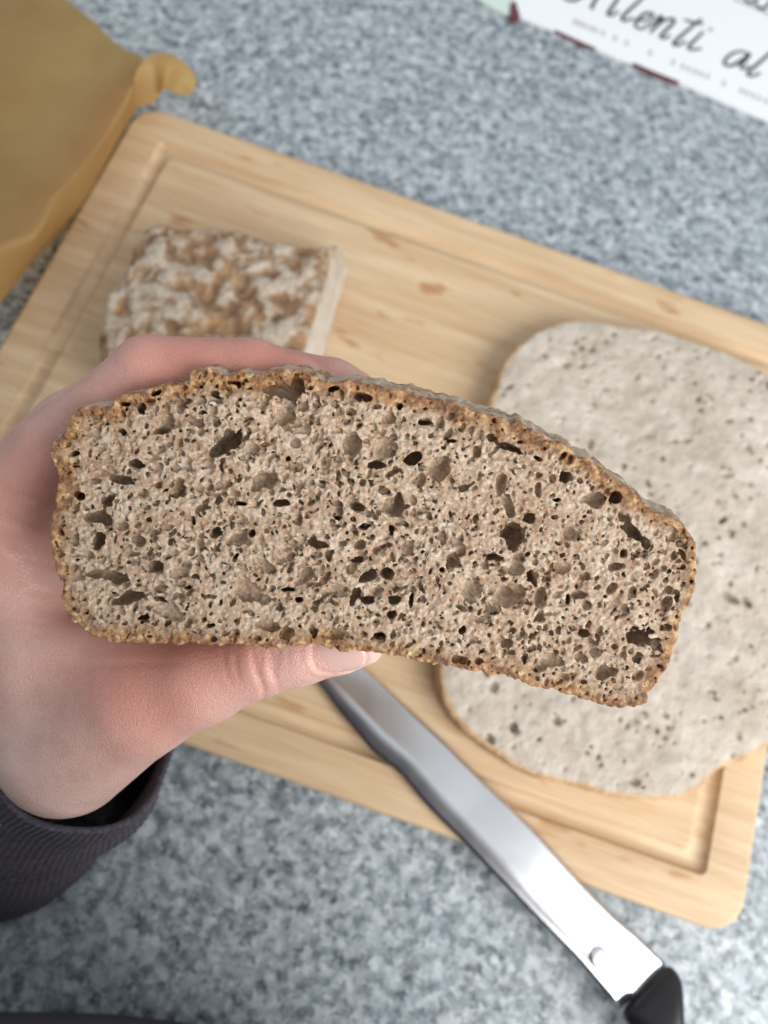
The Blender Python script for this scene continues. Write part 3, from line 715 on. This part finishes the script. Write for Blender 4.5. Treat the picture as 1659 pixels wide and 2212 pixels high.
# ================================================================== printed card
def build_card():
    cz = 0.0032
    mc = NT('white_card'); mc.base((0.84, 0.87, 0.90)); mc.set(Roughness=0.55); mc = mc.m
    mg = NT('pale_green_print'); mg.base((0.62, 0.74, 0.68)); mg.set(Roughness=0.55); mg = mg.m
    mr = NT('dark_red_print'); mr.base((0.13, 0.035, 0.045)); mr.set(Roughness=0.6); mr = mr.m
    mi = NT('dark_ink'); mi.base((0.055, 0.065, 0.07)); mi.set(Roughness=0.6); mi = mi.m
    ml = NT('faded_ink'); ml.base((0.50, 0.48, 0.50)); ml.set(Roughness=0.6); ml = ml.m
    def slab(name, pts, z0, z1, mat, parent):
        top_ = np.array([P(x, y, z1) for x, y in pts]); bot = top_.copy(); bot[:, 2] = z0
        V, F = rings_mesh([bot, top_]); return mesh_obj(name, V, F, mat, parent, smooth=False)
    o = P(1400, 40, cz)
    th = thing('printed_card', 'white card with dark handwritten style lettering at the back right of the worktop', 'card', (o[0], o[1], 0))
    edge = [(1121,34),(1160,49),(1197,62),(1245,84),(1290,104),(1330,121),(1366,133),(1420,156),(1468,175),(1560,216),(1659,258),(1800,320)]
    slab('sheet', edge+[(1990,-120),(1280,-420),(1104,8)], 0.0005, cz, mc, th)
    slab('pale_panel', [(1030,-6),(1060,12),(1100,33),(1108,4),(1150,-200),(1060,-240)], 0.0003, cz-0.0008, mg, th)
    slab('corner_print', [(1104,6),(1114,2),(1124,36),(1112,42),(1101,36)], 0.0002, cz+0.0003, mr, th)
    for pts in ([(1190,59),(1215,63),(1250,80),(1296,104),(1288,104),(1245,87),(1205,67)], [(1362,131),(1400,141),(1432,156),(1472,176),(1455,176),(1415,159),(1380,142)]):
        slab('border_print', pts, 0.0001, cz-0.0003, mr, th)
    def c6(x, y): return (x*0.3981+998.4, y*0.3981)
    def stroke(name, pts, wpx, mat, cv=c6):
        p = catmull([cv(*q) for q in pts], 6, False) if len(pts) > 2 else np.array([cv(*q) for q in pts])
        W = np.array([P(x, y, cz+0.0004) for x, y in p]); d = np.gradient(W, axis=0); d /= np.linalg.norm(d, axis=1, keepdims=True)+1e-9
        nrm = np.stack([-d[:, 1], d[:, 0], 0*d[:, 0]], 1); hw = wpx*0.000255/2
        n = len(W); tp = np.linspace(0, 1, n); ww = hw*(0.65+0.35*np.sin(math.pi*tp))[:, None]
        Vt = np.concatenate([W+nrm*ww, W-nrm*ww]); F = [(i, i+1, n+i+1, n+i) for i in range(n-1)]
        V = np.concatenate([Vt, Vt-np.array([0, 0, 0.00025])]); m_ = 2*n
        F = F+[(m_+n+i, m_+n+i+1, m_+i+1, m_+i) for i in range(n-1)]+[(i+1, i, m_+i, m_+i+1) for i in range(n-1)]+[(n+i, n+i+1, m_+n+i+1, m_+n+i) for i in range(n-1)]
        return V, F
    def letter(name, strokes, wpx=11, mat=mi):
        VV, FF, off = [], [], 0
        for s in strokes:
            V, F = stroke(name, s, wpx, mat); VV.append(V); FF += [tuple(i+off for i in f) for f in F]; off += len(V)
        mesh_obj(name, np.concatenate(VV), FF, mat, th, smooth=False)
    letter('letter', [[(580,-90),(540,-40),(570,-4),(620,-2),(690,-60),(800,-230)], [(815,-240),(780,-120),(730,-10),(702,38),(715,45)], [(660,-70),(730,-50),(800,-52)]])       # A
    letter('letter', [[(935,-150),(880,-60),(820,30),(792,72),(808,82),(850,60)], [(840,-90),(900,-70),(960,-72)]])                # t
    letter('letter', [[(1040,-110),(985,-20),(900,60),(868,98),(885,112),(930,95)], [(940,-60),(1000,-40),(1060,-45)]])                # t
    letter('letter', [[(940,112),(1000,108),(1035,82),(1020,68),(985,78),(945,115),(945,145),(975,155),(1020,130)]])                # e
    letter('letter', [[(1020,140),(1060,100),(1085,88),(1075,115),(1020,178)], [(1030,165),(1090,115),(1140,100),(1150,118),(1110,160),(1078,195),(1095,208),(1130,190)]])   # n
    letter('letter', [[(1300,100),(1240,150),(1165,215),(1148,238),(1170,245),(1215,222)], [(1205,105),(1260,122),(1310,128)]])                # t
    letter('letter', [[(1310,170),(1265,215),(1232,250),(1240,268),(1300,262)], [(1340,152),(1356,166)]])                # i
    letter('letter', [[(1560,295),(1520,278),(1465,290),(1425,330),(1430,352),(1470,352),(1530,318),(1562,290),(1535,330),(1510,362),(1530,372),(1560,355)]])                # a
    letter('letter', [[(1740,220),(1680,280),(1600,350),(1552,395),(1570,412),(1620,395)]])                # l
    letter('letter', [[(1530,-30),(1545,5),(1580,8),(1620,-30)]]); letter('letter', [[(1590,10),(1620,45),(1650,35),(1700,-20)]])
    letter('underline', [[(1470,-6),(1560,28),(1659,72),(1760,120)]], 4)
    rr = random.Random(3)
    for x in (615,640,668,700,728,765,830,895,1020,1145,1200,1232,1268,1298,1330,1420,1515,1545,1580,1615,1650):
        y = 118+(x-615)*0.415
        letter('small_letter', [[(x-8+rr.uniform(-3, 3), y+14), (x+rr.uniform(-3, 3), y-14), (x+8, y+12)]], 4.5, ml)
build_card()
for o in bpy.data.objects:
    if '_o' in o: del o['_o']
